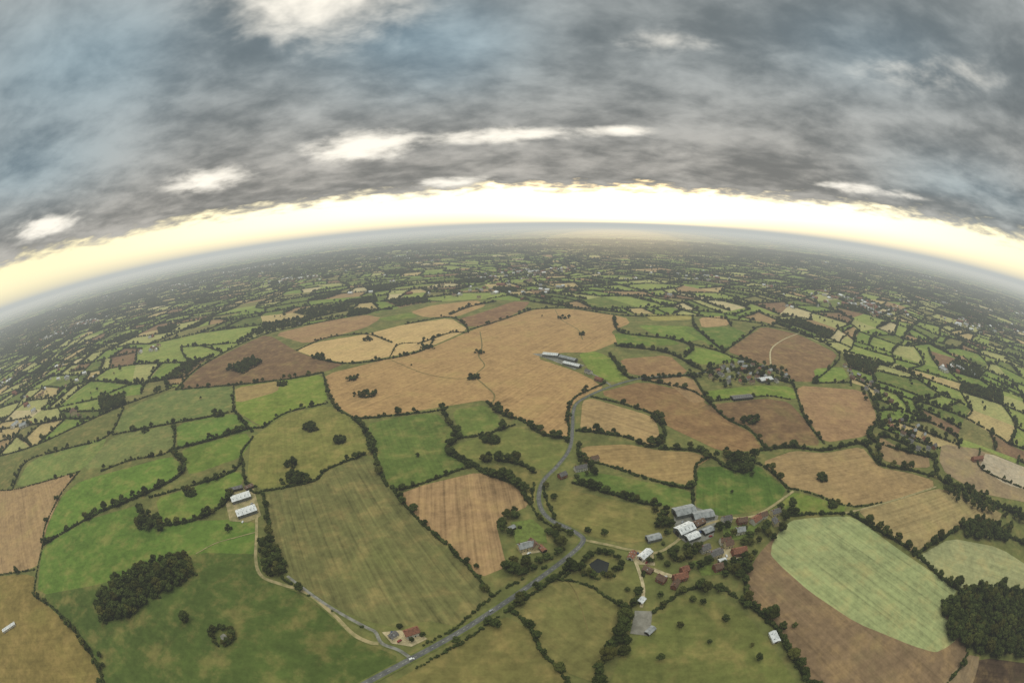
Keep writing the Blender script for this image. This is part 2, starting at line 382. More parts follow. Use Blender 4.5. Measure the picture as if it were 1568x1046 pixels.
def edge_hedge(a,b):
    mx,my=(a[0]+b[0])/2,(a[1]+b[1])/2; d=math.hypot(mx,my)
    if not vis(mx,my): return
    L=math.hypot(b[0]-a[0],b[1]-a[1]); ang=math.atan2(b[1]-a[1],b[0]-a[0])
    st=4.4 if d<1800 else (6.5 if d<3500 else 12)
    n=int(L/st); k=1.25 if d<1800 else (1.7 if d<3500 else 2.5)
    wob=random.uniform(-9,9)
    td=random.choice([.12,.3,.5,.8,1.2])*(1 if d<3500 else .75)
    for q in range(n):
        t=(q+.5)/n; w=wob*math.sin(t*math.pi)
        x=a[0]+(b[0]-a[0])*t-math.sin(ang)*w; y=a[1]+(b[1]-a[1])*t+math.cos(ang)*w
        if inpoly(x,y,ZONE): continue
        if random.random()<.93: bushes.add(x,y,k*random.uniform(.8,1.3),ang,4,sz=random.uniform(.9,1.5)*min(k,2.0))
        if random.random()<td*st/9: trees.add(x+random.uniform(-3,3),y+random.uniform(-3,3),random.uniform(.6,1.3))
for i in range(-NX,NX):
    for j in range(NY0-21,NY1+21):
        a,b,c,d=grid[i,j],grid[i+1,j],grid[i+1,j+1],grid[i,j+1]
        cx=(a[0]+c[0])/2; cy=(a[1]+c[1])/2
        if math.hypot(cx,cy)>9300 : continue
        rs=random.random()
        if rs<.45:
            col=random.choices(PC,PW)[0]; addpoly([a,b,c,d],col,.3,-.3)
        elif rs<.72:
            f=random.uniform(.3,.7); m1=(a[0]*(1-f)+b[0]*f,a[1]*(1-f)+b[1]*f); f=random.uniform(.3,.7); m2=(d[0]*(1-f)+c[0]*f,d[1]*(1-f)+c[1]*f)
            addpoly([a,m1,m2,d],random.choices(PC,PW)[0],.3,-.3); addpoly([m1,b,c,m2],random.choices(PC,PW)[0],.3,-.3); edge_hedge(m1,m2)
        else:
            f=random.uniform(.3,.7); m1=(a[0]*(1-f)+d[0]*f,a[1]*(1-f)+d[1]*f); f=random.uniform(.3,.7); m2=(b[0]*(1-f)+c[0]*f,b[1]*(1-f)+c[1]*f)
            addpoly([a,b,m2,m1],random.choices(PC,PW)[0],.3,-.3); addpoly([m1,m2,c,d],random.choices(PC,PW)[0],.3,-.3); edge_hedge(m1,m2)
        if random.random()<.85: edge_hedge(a,b)
        if random.random()<.85: edge_hedge(a,d)
        if not vis(cx,cy): continue
        dd=math.hypot(cx,cy)
        if random.random()<.045+.13*(noise.noise(Vector((cx/2200,cy/2200,7)))>.1):
            n=int(S*S/(75 if dd<3000 else 150))
            fr=random.uniform(.25,1)
            for _ in range(n):
                s_,t_=random.random()*fr,random.random()
                x=(a[0]*(1-s_)+b[0]*s_)*(1-t_)+(d[0]*(1-s_)+c[0]*s_)*t_; y=(a[1]*(1-s_)+b[1]*s_)*(1-t_)+(d[1]*(1-s_)+c[1]*s_)*t_
                if not inpoly(x,y,ZONE): woods.add(x,y,random.uniform(.8,1.2)*(1 if dd<3000 else 1.4))
        elif random.random()<.35:
            for _ in range(random.randint(1,5)):
                x=cx+random.uniform(-50,50); y=cy+random.uniform(-50,50)
                if not inpoly(x,y,ZONE): trees.add(x,y,random.uniform(.6,1.2))
mkfields("distant_fields")

# ground sheet out to the horizon
bm=bmesh.new(); n=96; vs=[bm.verts.new((70000*math.cos(2*math.pi*i/n),70000*math.sin(2*math.pi*i/n),-1.5)) for i in range(n)]; bm.faces.new(vs)
me=bpy.data.meshes.new("ground"); bm.to_mesh(me); me.materials.append(far_ground()); link(bpy.data.objects.new("ground",me))

# ---------------------------------------------------------------- hedges and woods near
def W(pl): return [tuple(p) for p in cat([G(*p) for p in pl],5)]
def hedge(style,pl):
    P=W(pl); step={'H':3.5,'M':3.0,'T':2.7}[style]; ptree={'H':.08,'M':.38,'T':.9}[style]
    acc=0
    for i in range(len(P)-1):
        a,b=Vector(P[i]),Vector(P[i+1]); L=(b-a).length; ang=math.atan2(b.y-a.y,b.x-a.x)
        t=acc
        while t<L:
            p=a+(b-a)*(t/L); k={'H':.82,'M':1.12,'T':1.4}[style]
            loc=.3+1.6*max(0,noise.noise(Vector((p.x/38,p.y/38,2)))+.3)   # clumps and gaps along the hedge
            if random.random()<.97:
                bushes.add(p.x+random.uniform(-.9,.9),p.y+random.uniform(-.9,.9),k*random.uniform(.65,1.25),ang+random.uniform(-.3,.3),4)
            if random.random()<ptree*step/6*loc:
                off=2.5 if style!='T' else 4
                trees.add(p.x+random.uniform(-off,off),p.y+random.uniform(-off,off),random.uniform(.45,1.1) if style!='T' else random.uniform(.5,1.2))
            t+=step
        acc=t-L
HEDGES=[('H',[(-20,752),(20,750),(60,740),(122,722)]),('H',[(122,722),(95,755),(70,805),(66,835),(58,870),(52,912)]),
('M',[(52,912),(80,930),(112,962),(140,1000),(160,1046),(170,1100)]),('H',[(-30,884),(55,872)]),
('T',[(130,797),(160,782),(215,760),(270,732),(282,712),(262,690)]),('T',[(215,775),(222,800),(250,805),(300,796),(340,775),(358,752)]),
('M',[(155,722),(200,705),(262,690),(268,650)]),('M',[(172,666),(230,655),(268,648),(330,637),(358,630)]),
('M',[(20,748),(42,706),(100,688),(165,668),(190,625)]),
('T',[(268,688),(320,675),(378,658),(403,655)]),('H',[(358,630),(358,590)]),('M',[(358,628),(375,650),(388,662)]),
('M',[(403,655),(440,632),(500,618)]),('M',[(232,762),(290,745),(340,730),(365,715),(372,690),(388,670)]),('M',[(66,835),(90,820),(130,797)]),
('M',[(372,705),(375,735),(390,755),(410,750)]),('M',[(410,752),(480,737),(500,720),(560,695)]),
('T',[(540,640),(560,660),(575,700),(590,740),(605,750)]),('M',[(495,572),(503,600),(515,625),(545,642)]),
('M',[(545,642),(600,637),(665,630),(685,625)]),('T',[(675,622),(690,650),(700,670),(685,690),(720,715)]),
('M',[(605,752),(650,740),(720,715),(745,725)]),('M',[(605,755),(640,795),(690,840),(730,882),(752,912)]),
('T',[(720,708),(745,727),(790,742),(812,772)]),('T',[(745,615),(770,635),(800,645),(830,665),(868,672)]),
('T',[(760,705),(800,712),(820,725)]),('M',[(700,672),(745,665),(790,650)]),('M',[(869,700),(871,660),(870,630),(882,608),(925,588)]),
('T',[(885,660),(920,663),(960,670),(1000,685),(1018,668),(1012,650),(1000,640)]),('M',[(905,608),(950,618),(1000,635),(1020,650)]),
('T',[(1010,688),(1060,690),(1090,700),(1110,715),(1140,725)]),('M',[(885,680),(890,702),(940,716),(1000,736),(1060,747),(1065,715),(1085,700)]),
('T',[(880,740),(930,755),(990,772),(1010,775)]),('M',[(1060,748),(1062,780)]),('M',[(1110,713),(1160,710),(1205,748),(1195,770)]),
('T',[(1165,690),(1210,685),(1260,690),(1320,680),(1345,710),(1390,720),(1430,730)]),('M',[(985,582),(1062,600),(1110,640),(1150,660),(1172,688)]),
('M',[(1060,575),(1085,615)]),('M',[(1215,590),(1232,640),(1262,680)]),('M',[(1085,615),(1170,607),(1210,612)]),
('T',[(1330,600),(1345,640),(1330,670),(1380,690),(1430,702)]),('H',[(1205,748),(1240,755),(1300,775),(1360,768),(1430,745)]),
('T',[(1430,702),(1440,735),(1500,760),(1550,785),(1600,805)]),('T',[(1300,787),(1340,810),(1400,847),(1440,885),(1470,905)]),
('T',[(1400,850),(1450,820),(1480,803),(1530,815),(1600,850)]),('M',[(1215,790),(1250,787),(1300,787)]),
('T',[(1138,880),(1150,925),(1190,965),(1218,1015),(1258,1070)]),('M',[(780,930),(810,960),(830,1000),(862,1032),(885,1090)]),
('T',[(960,935),(945,980),(920,1020),(912,1080)]),('H',[(855,887),(900,897),(960,935)]),('H',[(640,1022),(700,988),(765,944)]),
('M',[(778,934),(830,899),(880,864)]),('H',[(430,884),(500,930),(560,962)]),('M',[(403,756),(412,800),(414,850)]),
('H',[(650,988),(700,959),(752,915),(800,887)]),('M',[(480,549),(530,557),(600,549),(650,536),(665,520)]),('H',[(597,547),(610,528),(640,525)]),
('M',[(455,537),(500,518),(560,512),(600,525)]),
('M',[(640,527),(690,510),(718,508),(690,486),(620,497)]),('T',[(690,482),(720,470),(760,462)]),('M',[(270,597),(358,590),(440,581),(495,571)]),
('M',[(270,597),(310,560),(400,514),(500,492),(560,480),(640,462)]),('T',[(940,487),(948,508),(985,515),(1030,520),(1060,532),(1048,548)]),
('T',[(935,545),(960,577),(985,578)]),('T',[(945,530),(1020,540),(1060,560),(1090,575)]),('M',[(1030,520),(1090,535),(1130,550),(1190,570)]),
('T',[(1062,500),(1085,520),(1110,540)]),('M',[(815,474),(870,472),(958,484),(1060,484),(1170,496)]),('M',[(720,505),(770,490),(815,474)]),
('M',[(1110,538),(1145,513),(1168,500),(1222,510),(1285,542),(1245,587)]),('T',[(985,582),(1060,574),(1110,565),(1215,588)]),
('M',[(1060,484),(1062,500)]),('M',[(1110,485),(1120,500)]),('T',[(1345,712),(1350,668),(1425,700)]),('M',[(1500,690),(1505,720),(1600,762)]),
('M',[(1002,936),(1050,905),(1100,900),(1140,925)]),('H',[(1460,960),(1480,1000),(1440,1060)]),('M',[(832,735),(835,760),(850,795)]),('M',[(985,880),(975,915),(962,935)]),
('H',[(845,722),(868,690),(872,672)]),('H',[(818,742),(815,775),(838,802),(880,818)]),('T',[(812,462),(870,470),(960,480)]),('M',[(1245,587),(1304,586)]),
('M',[(-5,700),(60,680),(180,625),(270,592)]),('M',[(1346,655),(1436,688)]),('H',[(862,886),(890,860),(905,850)]),
]
for s,p in HEDGES: hedge(s,p)
def wood(pl,area=42,ts=(.75,1.15)):
    w=[G(*p) for p in pl]; xs=[p[0] for p in w]; ys=[p[1] for p in w]; A=(max(xs)-min(xs))*(max(ys)-min(ys))
    pts=[]
    for _ in range(int(A/area*1.8)):
        x=random.uniform(min(xs),max(xs)); y=random.uniform(min(ys),max(ys))
        if inpoly(x,y,w) and all((x-a)**2+(y-b)**2>area*.45 for a,b in pts):
            pts.append((x,y)); woods.add(x,y,random.uniform(*ts))
            if random.random()<.5: bushes.add(x+3,y+2,random.uniform(1,1.4),None,4)
def ring(px,py,rm,n,ts=(.6,1.0)):
    cx,cy=G(px,py); n=int(n*1.7); ph=random.random()*6
    for i in range(n):
        a=6.283*i/n+random.uniform(-.2,.2); r=rm*.85*random.uniform(.45,1.05)*(1+.25*math.sin(2*a+ph)); woods.add(cx+r*math.cos(a)*1.3,cy+r*math.sin(a),random.uniform(*ts))
        bushes.add(cx+r*math.cos(a+.3)*1.3,cy+r*math.sin(a+.3),random.uniform(1,1.5),None,4)
wood([(150,925),(175,892),(240,860),(288,850),(300,878),(250,915),(195,945),(160,955)],34,(.6,1.25))
wood([(1437,925),(1475,905),(1530,898),(1590,925),(1590,1010),(1500,1005),(1450,975)],38,(.6,1.25))
wood([(398,832),(425,832),(440,870),(425,888),(398,880)],38)
wood([(1465,800),(1500,798),(1545,812),(1540,830),(1480,826)],45)
wood([(1108,692),(1160,700),(1152,732),(1115,722)],55)
wood([(345,567),(385,550),(402,556),(372,573)],60)
wood([(208,795),(245,790),(250,812),(215,815)],50)
wood([(1440,735),(1475,745),(1560,790),(1568,802),(1500,785),(1445,760)],100)
for a in [(285,950,2,2),(475,657,13,8),(520,677,10,6),(455,735,18,12),(560,606,17,9),(1150,645,14,8),
(292,757,8,5),(335,636,12,7),(750,675,12,8),(655,533,14,6),(490,547,16,7),(562,521,16,7),(540,581,12,5),(725,579,12,5),
(862,488,14,5),(891,513,10,4),(735,541,9,3),(432,590,12,5),(1258,735,8,4),(1275,775,6,3),(445,713,8,4),
(222,660,10,4),(240,598,12,4),(785,705,10,7),(745,705,6,3),(1465,893,7,3),(350,810,3,2,(.3,.5)),(1065,575,20,6)]: ring(*a)
for (px,py,ra,rb,nt) in [(917,867,13,19,16),(342,975,8.5,11.5,11)]:      # trees standing in a ring round a pond
    cx,cy=G(px,py)
    for i in range(nt):
        a=6.283*i/nt+random.uniform(-.15,.15); r=random.uniform(ra,rb); woods.add(cx+r*math.cos(a)*1.2,cy+r*math.sin(a),random.uniform(.55,.85)); bushes.add(cx+r*1.05*math.cos(a+.2)*1.2,cy+r*1.05*math.sin(a+.2),1.0,None,4)
wood([(760,790),(792,783),(800,800),(775,830)],90); wood([(770,870),(800,860),(850,845),(880,838),(860,862),(800,888)],60)
wood([(835,820),(850,805),(880,815),(862,838)],80); wood([(985,862),(1040,835),(1150,838),(1160,855),(1138,890),(1080,880),(1060,905),(1045,880)],85)
wood([(1095,795),(1150,795),(1210,765),(1222,785),(1185,828),(1150,840),(1100,835)],120); wood([(1000,775),(1030,790),(1020,850),(1000,845)],100)
wood([(1060,905),(1105,900),(1140,890),(1135,930),(1090,915)],150); wood([(870,710),(905,705),(915,735),(875,735)],150)
wood([(930,985),(955,970),(960,1000),(935,1010)],70)
wood([(1075,565),(1130,548),(1200,565),(1212,588),(1100,595)],300); wood([(1300,590),(1345,600),(1420,655),(1345,640)],700)
wood([(600,955),(650,950),(665,965),(640,990),(590,975)],220,(.4,.7))
wood([(355,745),(385,740),(400,755),(350,762)],160,(.5,.8))
wood([(1140,925),(1185,935),(1200,970),(1160,950)],110)

# ---------------------------------------------------------------- roads
def ribbon(name,pts,width,z,m):
    P=[Vector(p) for p in pts]; vs=[];fs=[]
    for i,p in enumerate(P):
        d=(P[min(i+1,len(P)-1)]-P[max(i-1,0)]).normalized(); nn=Vector((-d.y,d.x))*width/2
        vs+= [(p.x+nn.x,p.y+nn.y,z),(p.x-nn.x,p.y-nn.y,z)]
    for i in range(len(P)-1): fs.append((2*i,2*i+1,2*i+3,2*i+2))
    me=bpy.data.meshes.new(name); me.from_pydata(vs,[],fs); me.materials.append(m); o=bpy.data.objects.new(name,me); return link(o)
def road(name,pl,w,m,z=.5,verge=2.0):
    P=W(pl); ribbon("verge",P,w+verge*2,z-.1,M_VERGE); ribbon(name,P,w,z,m)
    for i in range(len(P)-1):
        a,b=Vector(P[i]),Vector(P[i+1]); L=(b-a).length; q=max(1,int(L/4))
        for k in range(q): p=a+(b-a)*(k/q); CLEAR.append((p.x,p.y,w*.5+.8))
    return P
MAIN=road("country_road",[(520,1070),(560,1046),(620,1014),(700,970),(770,925),(850,868),(882,842),(893,828),(888,820),(868,808),(846,798),(830,782),(825,760),(833,735),(855,712),(873,685),(877,650),(878,630),(888,614),(930,594),(985,579),(1060,573),(1110,565)],5.2,M_ASPH,.5,1.5)
vs=[];fs=[]
for i in range(0,len(MAIN)-1):
    a,b=Vector(MAIN[i]),Vector(MAIN[i+1]); L=(b-a).length; d=(b-a).normalized(); nn=Vector((-d.y,d.x))*.07; t=0
    while t+2<L:
        p,q=a+d*t,a+d*(t+2); s=len(vs); vs+=[(p.x+nn.x,p.y+nn.y,.52),(p.x-nn.x,p.y-nn.y,.52),(q.x-nn.x,q.y-nn.y,.52),(q.x+nn.x,q.y+nn.y,.52)]; fs.append((s,s+1,s+2,s+3)); t+=6
me=bpy.data.meshes.new("road_marking"); me.from_pydata(vs,[],fs); me.materials.append(M_PAINT); link(bpy.data.objects.new("road_marking",me))
road("farm_track",[(393,790),(393,820),(392,860),(402,883),(432,895),(470,908),(510,940),(540,970),(565,983),(580,985)],3.8,M_TRACK,.42,.5)
road("farm_lane",[(440,882),(500,926),(560,960),(575,968),(585,985),(610,995),(630,1008)],3.2,M_CONC,.46,.8)
road("village_lane",[(890,826),(930,834),(965,842),(1010,845),(1060,812),(1110,795),(1160,788),(1215,752)],3.6,M_TRACK,.44,.8)
road("house_drive",[(965,845),(975,865),(985,900),(982,930)],3.2,M_GRAVEL,.43,.4)
road("house_drive",[(1000,872),(1020,880),(1040,885)],5,M_GRAVEL,.41,.4)
road("farm_track",[(1180,560),(1181,535),(1200,520),(1225,510)],4,M_GRAVEL,.4,.4)
road("farm_track",[(1434,745),(1310,782),(1290,785)],3,M_TRACK,.4,.3)
road("house_drive",[(895,567),(915,577),(935,590)],4,M_CONC,.4,.3)
def path(pl,w,m,name="ditch"): ribbon(name,W(pl),w,.38,m)
path([(735,508),(738,530),(733,545),(742,560),(728,575),(742,590),(757,605),(753,622),(760,630)],3.0,M_DITCH)
path([(600,552),(650,572),(700,580),(728,577)],2.0,M_DITCH)
path([(300,848),(330,832),(365,822),(391,815)],1.3,M_TRACK,"footpath"); path([(865,885),(880,905),(890,930),(900,965)],.8,M_DITCH,"footpath")
path([(850,475),(860,490),(885,505),(892,520)],2.5,M_DITCH)
path([(436,900),(470,912),(508,944),(538,974)],1.2,M_VERGE,"field_margin")
def sheet(name,pl,z,m):
    w=dense(pl,2,True); me=bpy.data.meshes.new(name); me.from_pydata([(x,y,z) for x,y in w],[],[list(range(len(w)))]); me.materials.append(m); return link(bpy.data.objects.new(name,me))
sheet("farmyard",[(346,772),(352,750),(388,745),(400,790),(380,800),(352,798)],.36,M_TRACK)
sheet("farmyard",[(1030,778),(1055,772),(1100,790),(1092,822),(1060,838),(1035,820)],.37,M_CONC)
sheet("gravel_yard",[(965,843),(1000,846),(1003,866),(975,864)],.365,M_GRAVEL)
sheet("gravel_yard",[(1095,842),(1140,838),(1148,852),(1110,858)],.365,M_GRAVEL)
sheet("gravel_yard",[(792,835),(820,828),(830,845),(800,850)],.365,M_GRAVEL)
sheet("gravel_yard",[(585,968),(612,965),(640,968),(655,978),(630,990),(600,985)],.365,M_GRAVEL)
sheet("farmyard",[(815,542),(845,541),(895,560),(880,566),(845,552)],.36,M_CONC)
sheet("riding_arena",[(972,935),(999,936),(995,974),(965,970)],.39,M_ARENA)
sheet("pond",[(902,864),(915,855),(933,862),(930,876),(910,878)],.4,M_WATER)
sheet("pond",[(337,974),(342,970),(348,973),(347,979),(340,980)],.4,M_CONC)
sheet("garden",[(782,800),(815,795),(835,812),(838,832),(815,828),(790,832)],.34,M_HARD)
sheet("garden",[(1060,858),(1090,860),(1110,878),(1075,882)],.34,M_HARD)
sheet("garden",[(1105,805),(1145,806),(1165,800),(1150,825),(1110,828)],.34,M_HARD)

# ---------------------------------------------------------------- buildings
def box(vs,fs,x0,x1,y0,y1,z0,z1):
    s=len(vs); vs+=[(x0,y0,z0),(x1,y0,z0),(x1,y1,z0),(x0,y1,z0),(x0,y0,z1),(x1,y0,z1),(x1,y1,z1),(x0,y1,z1)]
    fs+=[(s,s+3,s+2,s+1),(s+4,s+5,s+6,s+7),(s,s+1,s+5,s+4),(s+1,s+2,s+6,s+5),(s+2,s+3,s+7,s+6),(s+3,s,s+4,s+7)]
def part(name,vs,fs,m,parent):
    me=bpy.data.meshes.new(name); me.from_pydata(vs,[],fs); me.materials.append(m); o=link(bpy.data.objects.new(name,me)); o.parent=parent; return o
def building(name,cx,cy,rot,L,Wd,h,rh,wm,rm,kind='house'):
    e=bpy.data.objects.new(name,None); link(e); e.location=(cx,cy,.35); e.rotation_euler=(0,0,rot); l,w=L/2,Wd/2
    nn=max(1,int(L/Wd+.5))
    for i in range(nn):
        q=-l+L*(i+.5)/nn; CLEAR.append((cx+math.cos(rot)*q,cy+math.sin(rot)*q,Wd*.5))
    vs=[(-l,-w,0),(l,-w,0),(l,w,0),(-l,w,0),(-l,-w,h),(l,-w,h),(l,w,h),(-l,w,h),(-l,0,h+rh),(l,0,h+rh)]
    fs=[(0,1,5,4),(2,3,7,6),(1,2,6,9,5),(3,0,4,8,7)]
    part("walls",vs,fs,wm,e)
    o=.45; th=.22; sl=rh/w; y=w+o; z=h-o*sl
    vs=[(-l-o,-y,z),(l+o,-y,z),(l+o,0,h+rh),(-l-o,0,h+rh),(l+o,y,z),(-l-o,y,z)]
    vs=vs+[(a,b,c+th) for a,b,c in vs]
    fs=[(0,1,2,3),(3,2,4,5),(6,9,8,7),(9,11,10,8),(0,6,7,1),(4,10,11,5),(1,7,8,2),(2,8,10,4),(0,3,9,6),(3,5,11,9)]
    part("roof",vs,fs,rm,e)
    vs=[];fs=[];v2=[];f2=[]
    if kind=='house':
        n=max(2,int(L/3)); 
        for fl in range(2 if h>4 else 1):
            for i in range(n):
                x=-l+L*(i+.5)/n; zc=1.5+2.6*fl
                if fl==0 and i==n//2: continue
                for sy in(-1,1):
                    y0=sy*w; box(vs,fs,x-.5,x+.5,min(y0+sy*.03,y0+sy*.05),max(y0+sy*.03,y0+sy*.05),zc-.55,zc+.55)
                    box(v2,f2,x-.62,x+.62,min(y0,y0+sy*.028),max(y0,y0+sy*.028),zc-.67,zc+.67)
        part("windows",vs,fs,M_GLASS,e); part("window_frames",v2,f2,M_FRAME,e)
        vs=[];fs=[]; x=-l+L*(n//2+.5)/n
        for sy in(-1,1): box(vs,fs,x-.5,x+.5,min(sy*w,sy*(w+.06)),max(sy*w,sy*(w+.06)),0,2.1)
        part("door",vs,fs,M_DOOR,e)
        vs=[];fs=[]; box(vs,fs,-l+.6,-l+1.5,-.5,.5,h+rh*.5,h+rh+1.1); box(vs,fs,-l+.75,-l+1.05,-.2,.1,h+rh+1.1,h+rh+1.5)
        if L>11: box(vs,fs,l-1.5,l-.6,-.45,.45,h+rh*.5,h+rh+1.0)
        part("chimney",vs,fs,M_BRICK,e)
    else:
        box(vs,fs,l,l+.06,-w*.45,w*.45,0,h*.85); box(vs,fs,-l-.06,-l,-w*.45,w*.45,0,h*.85)
        part("doors",vs,fs,M_WOODW,e); vs=[];fs=[]
        n=int(L/5)
        for i in range(n):
            x=-l+L*(i+.5)/n
            for sy in(-1,1):
                y0,y1=sy*w*.35,sy*w*.7; za=h+rh*(1-.35)+th+.03; zb=h+rh*(1-.7)+th+.03; s=len(vs)
                vs+=[(x-.5,y0,za),(x+.5,y0,za),(x+.5,y1,zb),(x-.5,y1,zb)]; fs.append((s,s+1,s+2,s+3))
        part("roof_lights",vs,fs,M_SHEETG,e)
        vs=[];fs=[]
        for i in range(n+1):
            x=-l+L*i/max(n,1)
            for sy in(-1,1): box(vs,fs,x-.15,x+.15,min(sy*w,sy*(w+.15)),max(sy*w,sy*(w+.15)),0,h-.3)
        part("wall_posts",vs,fs,M_STEELW,e)
    return e
def bld(name,p,q,Wd,h,rh,wm,rm,kind='house',kL=1.0):
    a,b=Vector(G(*p)),Vector(G(*q)); c=(a+b)/2; d=b-a
    return building(name,c.x,c.y,math.atan2(d.y,d.x),max(6,d.length*kL),Wd,h,rh,wm,rm,kind)
bld("livestock_barn",(356,769),(384,760),15,4.5,2.2,M_STEELW,M_SHEETW,'barn')
bld("livestock_barn",(364,791),(393,781),15,4.5,2.2,M_STEELW,M_SHEETW,'barn')
bld("farm_shed",(352,753),(372,748),8,3.5,1.6,M_WOODW,M_SLATE,'barn')
bld("farm_shed",(376,750),(388,745),8,3,1.4,M_WOODW,M_BROWNT,'barn')
bld("cottage",(621,975),(642,968),7.5,4.8,3.2,M_WHITEW,M_TILE)
bld("garage",(598,978),(608,971),5,2.6,1.6,M_WHITEW,M_SLATE,'barn')
bld("farmhouse",(794,843),(816,837),9,5,3.4,M_CREAM,M_SHEETG)
bld("farmhouse_wing",(812,832),(822,842),7,4.5,3,M_CREAM,M_BROWNT)
bld("cottage",(880,722),(898,718),8,4.8,3,M_WHITEW,M_SLATE); bld("cottage",(856,733),(866,729),8,4.6,3,M_BRICK,M_SLATE)
bld("cattle_shed",(1032,790),(1062,783),16,5,2.5,M_STEELW,M_SHEETG,'barn'); bld("cattle_shed",(1060,795),(1090,790),14,5,2.5,M_STEELW,M_SHEETG,'barn')
bld("grain_store",(1036,820),(1058,810),14,6,3,M_STEELW,M_SHEETW,'barn'); bld("cattle_shed",(1050,828),(1068,821),10,4,2,M_STEELW,M_SHEETW,'barn')
bld("farm_shed",(1062,807),(1076,800),9,4,2,M_WOODW,M_BROWNT,'barn'); bld("farm_shed",(990,829),(1010,824),9,4,2,M_STEELW,M_SHEETG,'barn')
bld("stable",(980,858),(994,846),8,3.5,1.8,M_WHITEW,M_SHEETW,'barn'); bld("stable",(964,858),(970,848),6,3,2,M_WHITEW,M_TILE,'barn')
bld("brick_house",(1030,890),(1050,885),8,5.0,3.2,M_BRICK,M_TILE); bld("brick_house",(1030,903),(1036,893),6,4,2.6,M_BRICK,M_BROWNT)
bld("brick_house",(1042,878),(1052,874),7,4.5,3.0,M_BRICK,M_TILE); bld("stable",(985,872),(998,878),6,3,1.8,M_BRICK,M_BROWNT,'barn')
bld("brick_house",(1120,850),(1140,846),9,5,3.4,M_BRICK,M_TILE); bld("cottage",(1085,855),(1103,848),9,5,3.2,M_CREAM,M_SLATE)
bld("cottage",(1105,800),(1118,797),8,4.8,3,M_WHITEW,M_SLATE); bld("cottage",(1160,795),(1172,791),8,4.8,3,M_WHITEW,M_BROWNT)
bld("cottage",(1180,790),(1192,786),8,4.8,3,M_CREAM,M_SLATE); bld("cottage",(1128,802),(1142,800),8,4.8,3,M_BRICK,M_BROWNT)
bld("cottage",(1072,846),(1084,841),8,4.8,3,M_WHITEW,M_SLATE); bld("cottage",(1108,838),(1120,835),8,4.8,3,M_CREAM,M_BROWNT)
bld("brick_house",(1006,887),(1018,893),7,4.6,3,M_BRICK,M_BROWNT); bld("brick_house",(1092,874),(1104,870),8,4.8,3,M_BRICK,M_BROWNT)
bld("greenhouse",(1100,862),(1110,859),5,2.6,1.2,M_WHITEW,M_SHEETW,'barn'); bld("farm_shed",(1076,818),(1090,812),8,3.4,1.6,M_WOODW,M_SHEETG,'barn')
bld("farm_shed",(826,838),(834,846),5,2.6,1.2,M_WOODW,M_TILE,'barn'); bld("farm_shed",(780,812),(788,808),5,2.6,1.2,M_WOODW,M_SHEETG,'barn')
bld("cottage",(905,707),(915,704),8,4.6,3,M_CREAM,M_BROWNT)
bld("polytunnel_store",(1181,970),(1188,985),7,2.6,1.4,M_WHITEW,M_SHEETW,'barn'); bld("field_shelter",(979,925),(985,918),5,2.6,1.2,M_WHITEW,M_SHEETW,'barn')
bld("field_shelter",(6,968),(24,956),5,2.4,1.0,M_WHITEW,M_SHEETW,'barn'); bld("field_shelter",(990,972),(1000,963),5,2.6,1.2,M_WOODW,M_SHEETG,'barn')
bld("grain_store",(832,545),(855,547),18,6,3,M_STEELW,M_SHEETW,'barn'); bld("cattle_shed",(858,549),(882,555),14,6,3,M_STEELW,M_SHEETG,'barn'); bld("cattle_shed",(864,558),(888,564),12,5,3,M_STEELW,M_SHEETW,'barn')
bld("cottage",(897,570),(905,573),10,5,3,M_WHITEW,M_SLATE); bld("cottage",(912,582),(922,585),10,5,3,M_BRICK,M_TILE)
bld("glasshouse",(1120,612),(1150,609),16,4,2,M_GLASS,M_SLATE,'barn'); bld("grain_store",(1162,585),(1180,582),18,5,3,M_STEELW,M_SHEETW,'barn')
bld("farmhouse",(1488,706),(1503,704),10,5,3,M_BRICK,M_TILE)
walls=[M_BRICK,M_WHITEW,M_CREAM,M_WHITEW]; roofs=[M_TILE,M_SLATE,M_BROWNT,M_SHEETG,M_SLATE]
def village(pl,n):
    w=[G(*p) for p in pl]; xs=[p[0] for p in w]; ys=[p[1] for p in w]; c=0; k=0; done=[]
    while c<n and k<3000:
        k+=1; x=random.uniform(min(xs),max(xs)); y=random.uniform(min(ys),max(ys))
        if inpoly(x,y,w) and all((x-a)**2+(y-b)**2>500 for a,b in done):
            done.append((x,y)); building("village_house",x,y,random.choice([0,.4,1.5,2])+random.uniform(-.2,.2),random.uniform(9,15),random.uniform(7,9),4.8,3.2,random.choice(walls),random.choice(roofs)); c+=1
village([(1075,575),(1130,555),(1200,572),(1210,586),(1120,590)],30); village([(1345,640),(1400,650),(1435,690),(1400,690)],14)
village([(1100,835),(1150,800),(1200,775),(1210,785),(1160,830)],4); village([(1290,560),(1340,590),(1370,620),(1310,590)],12)
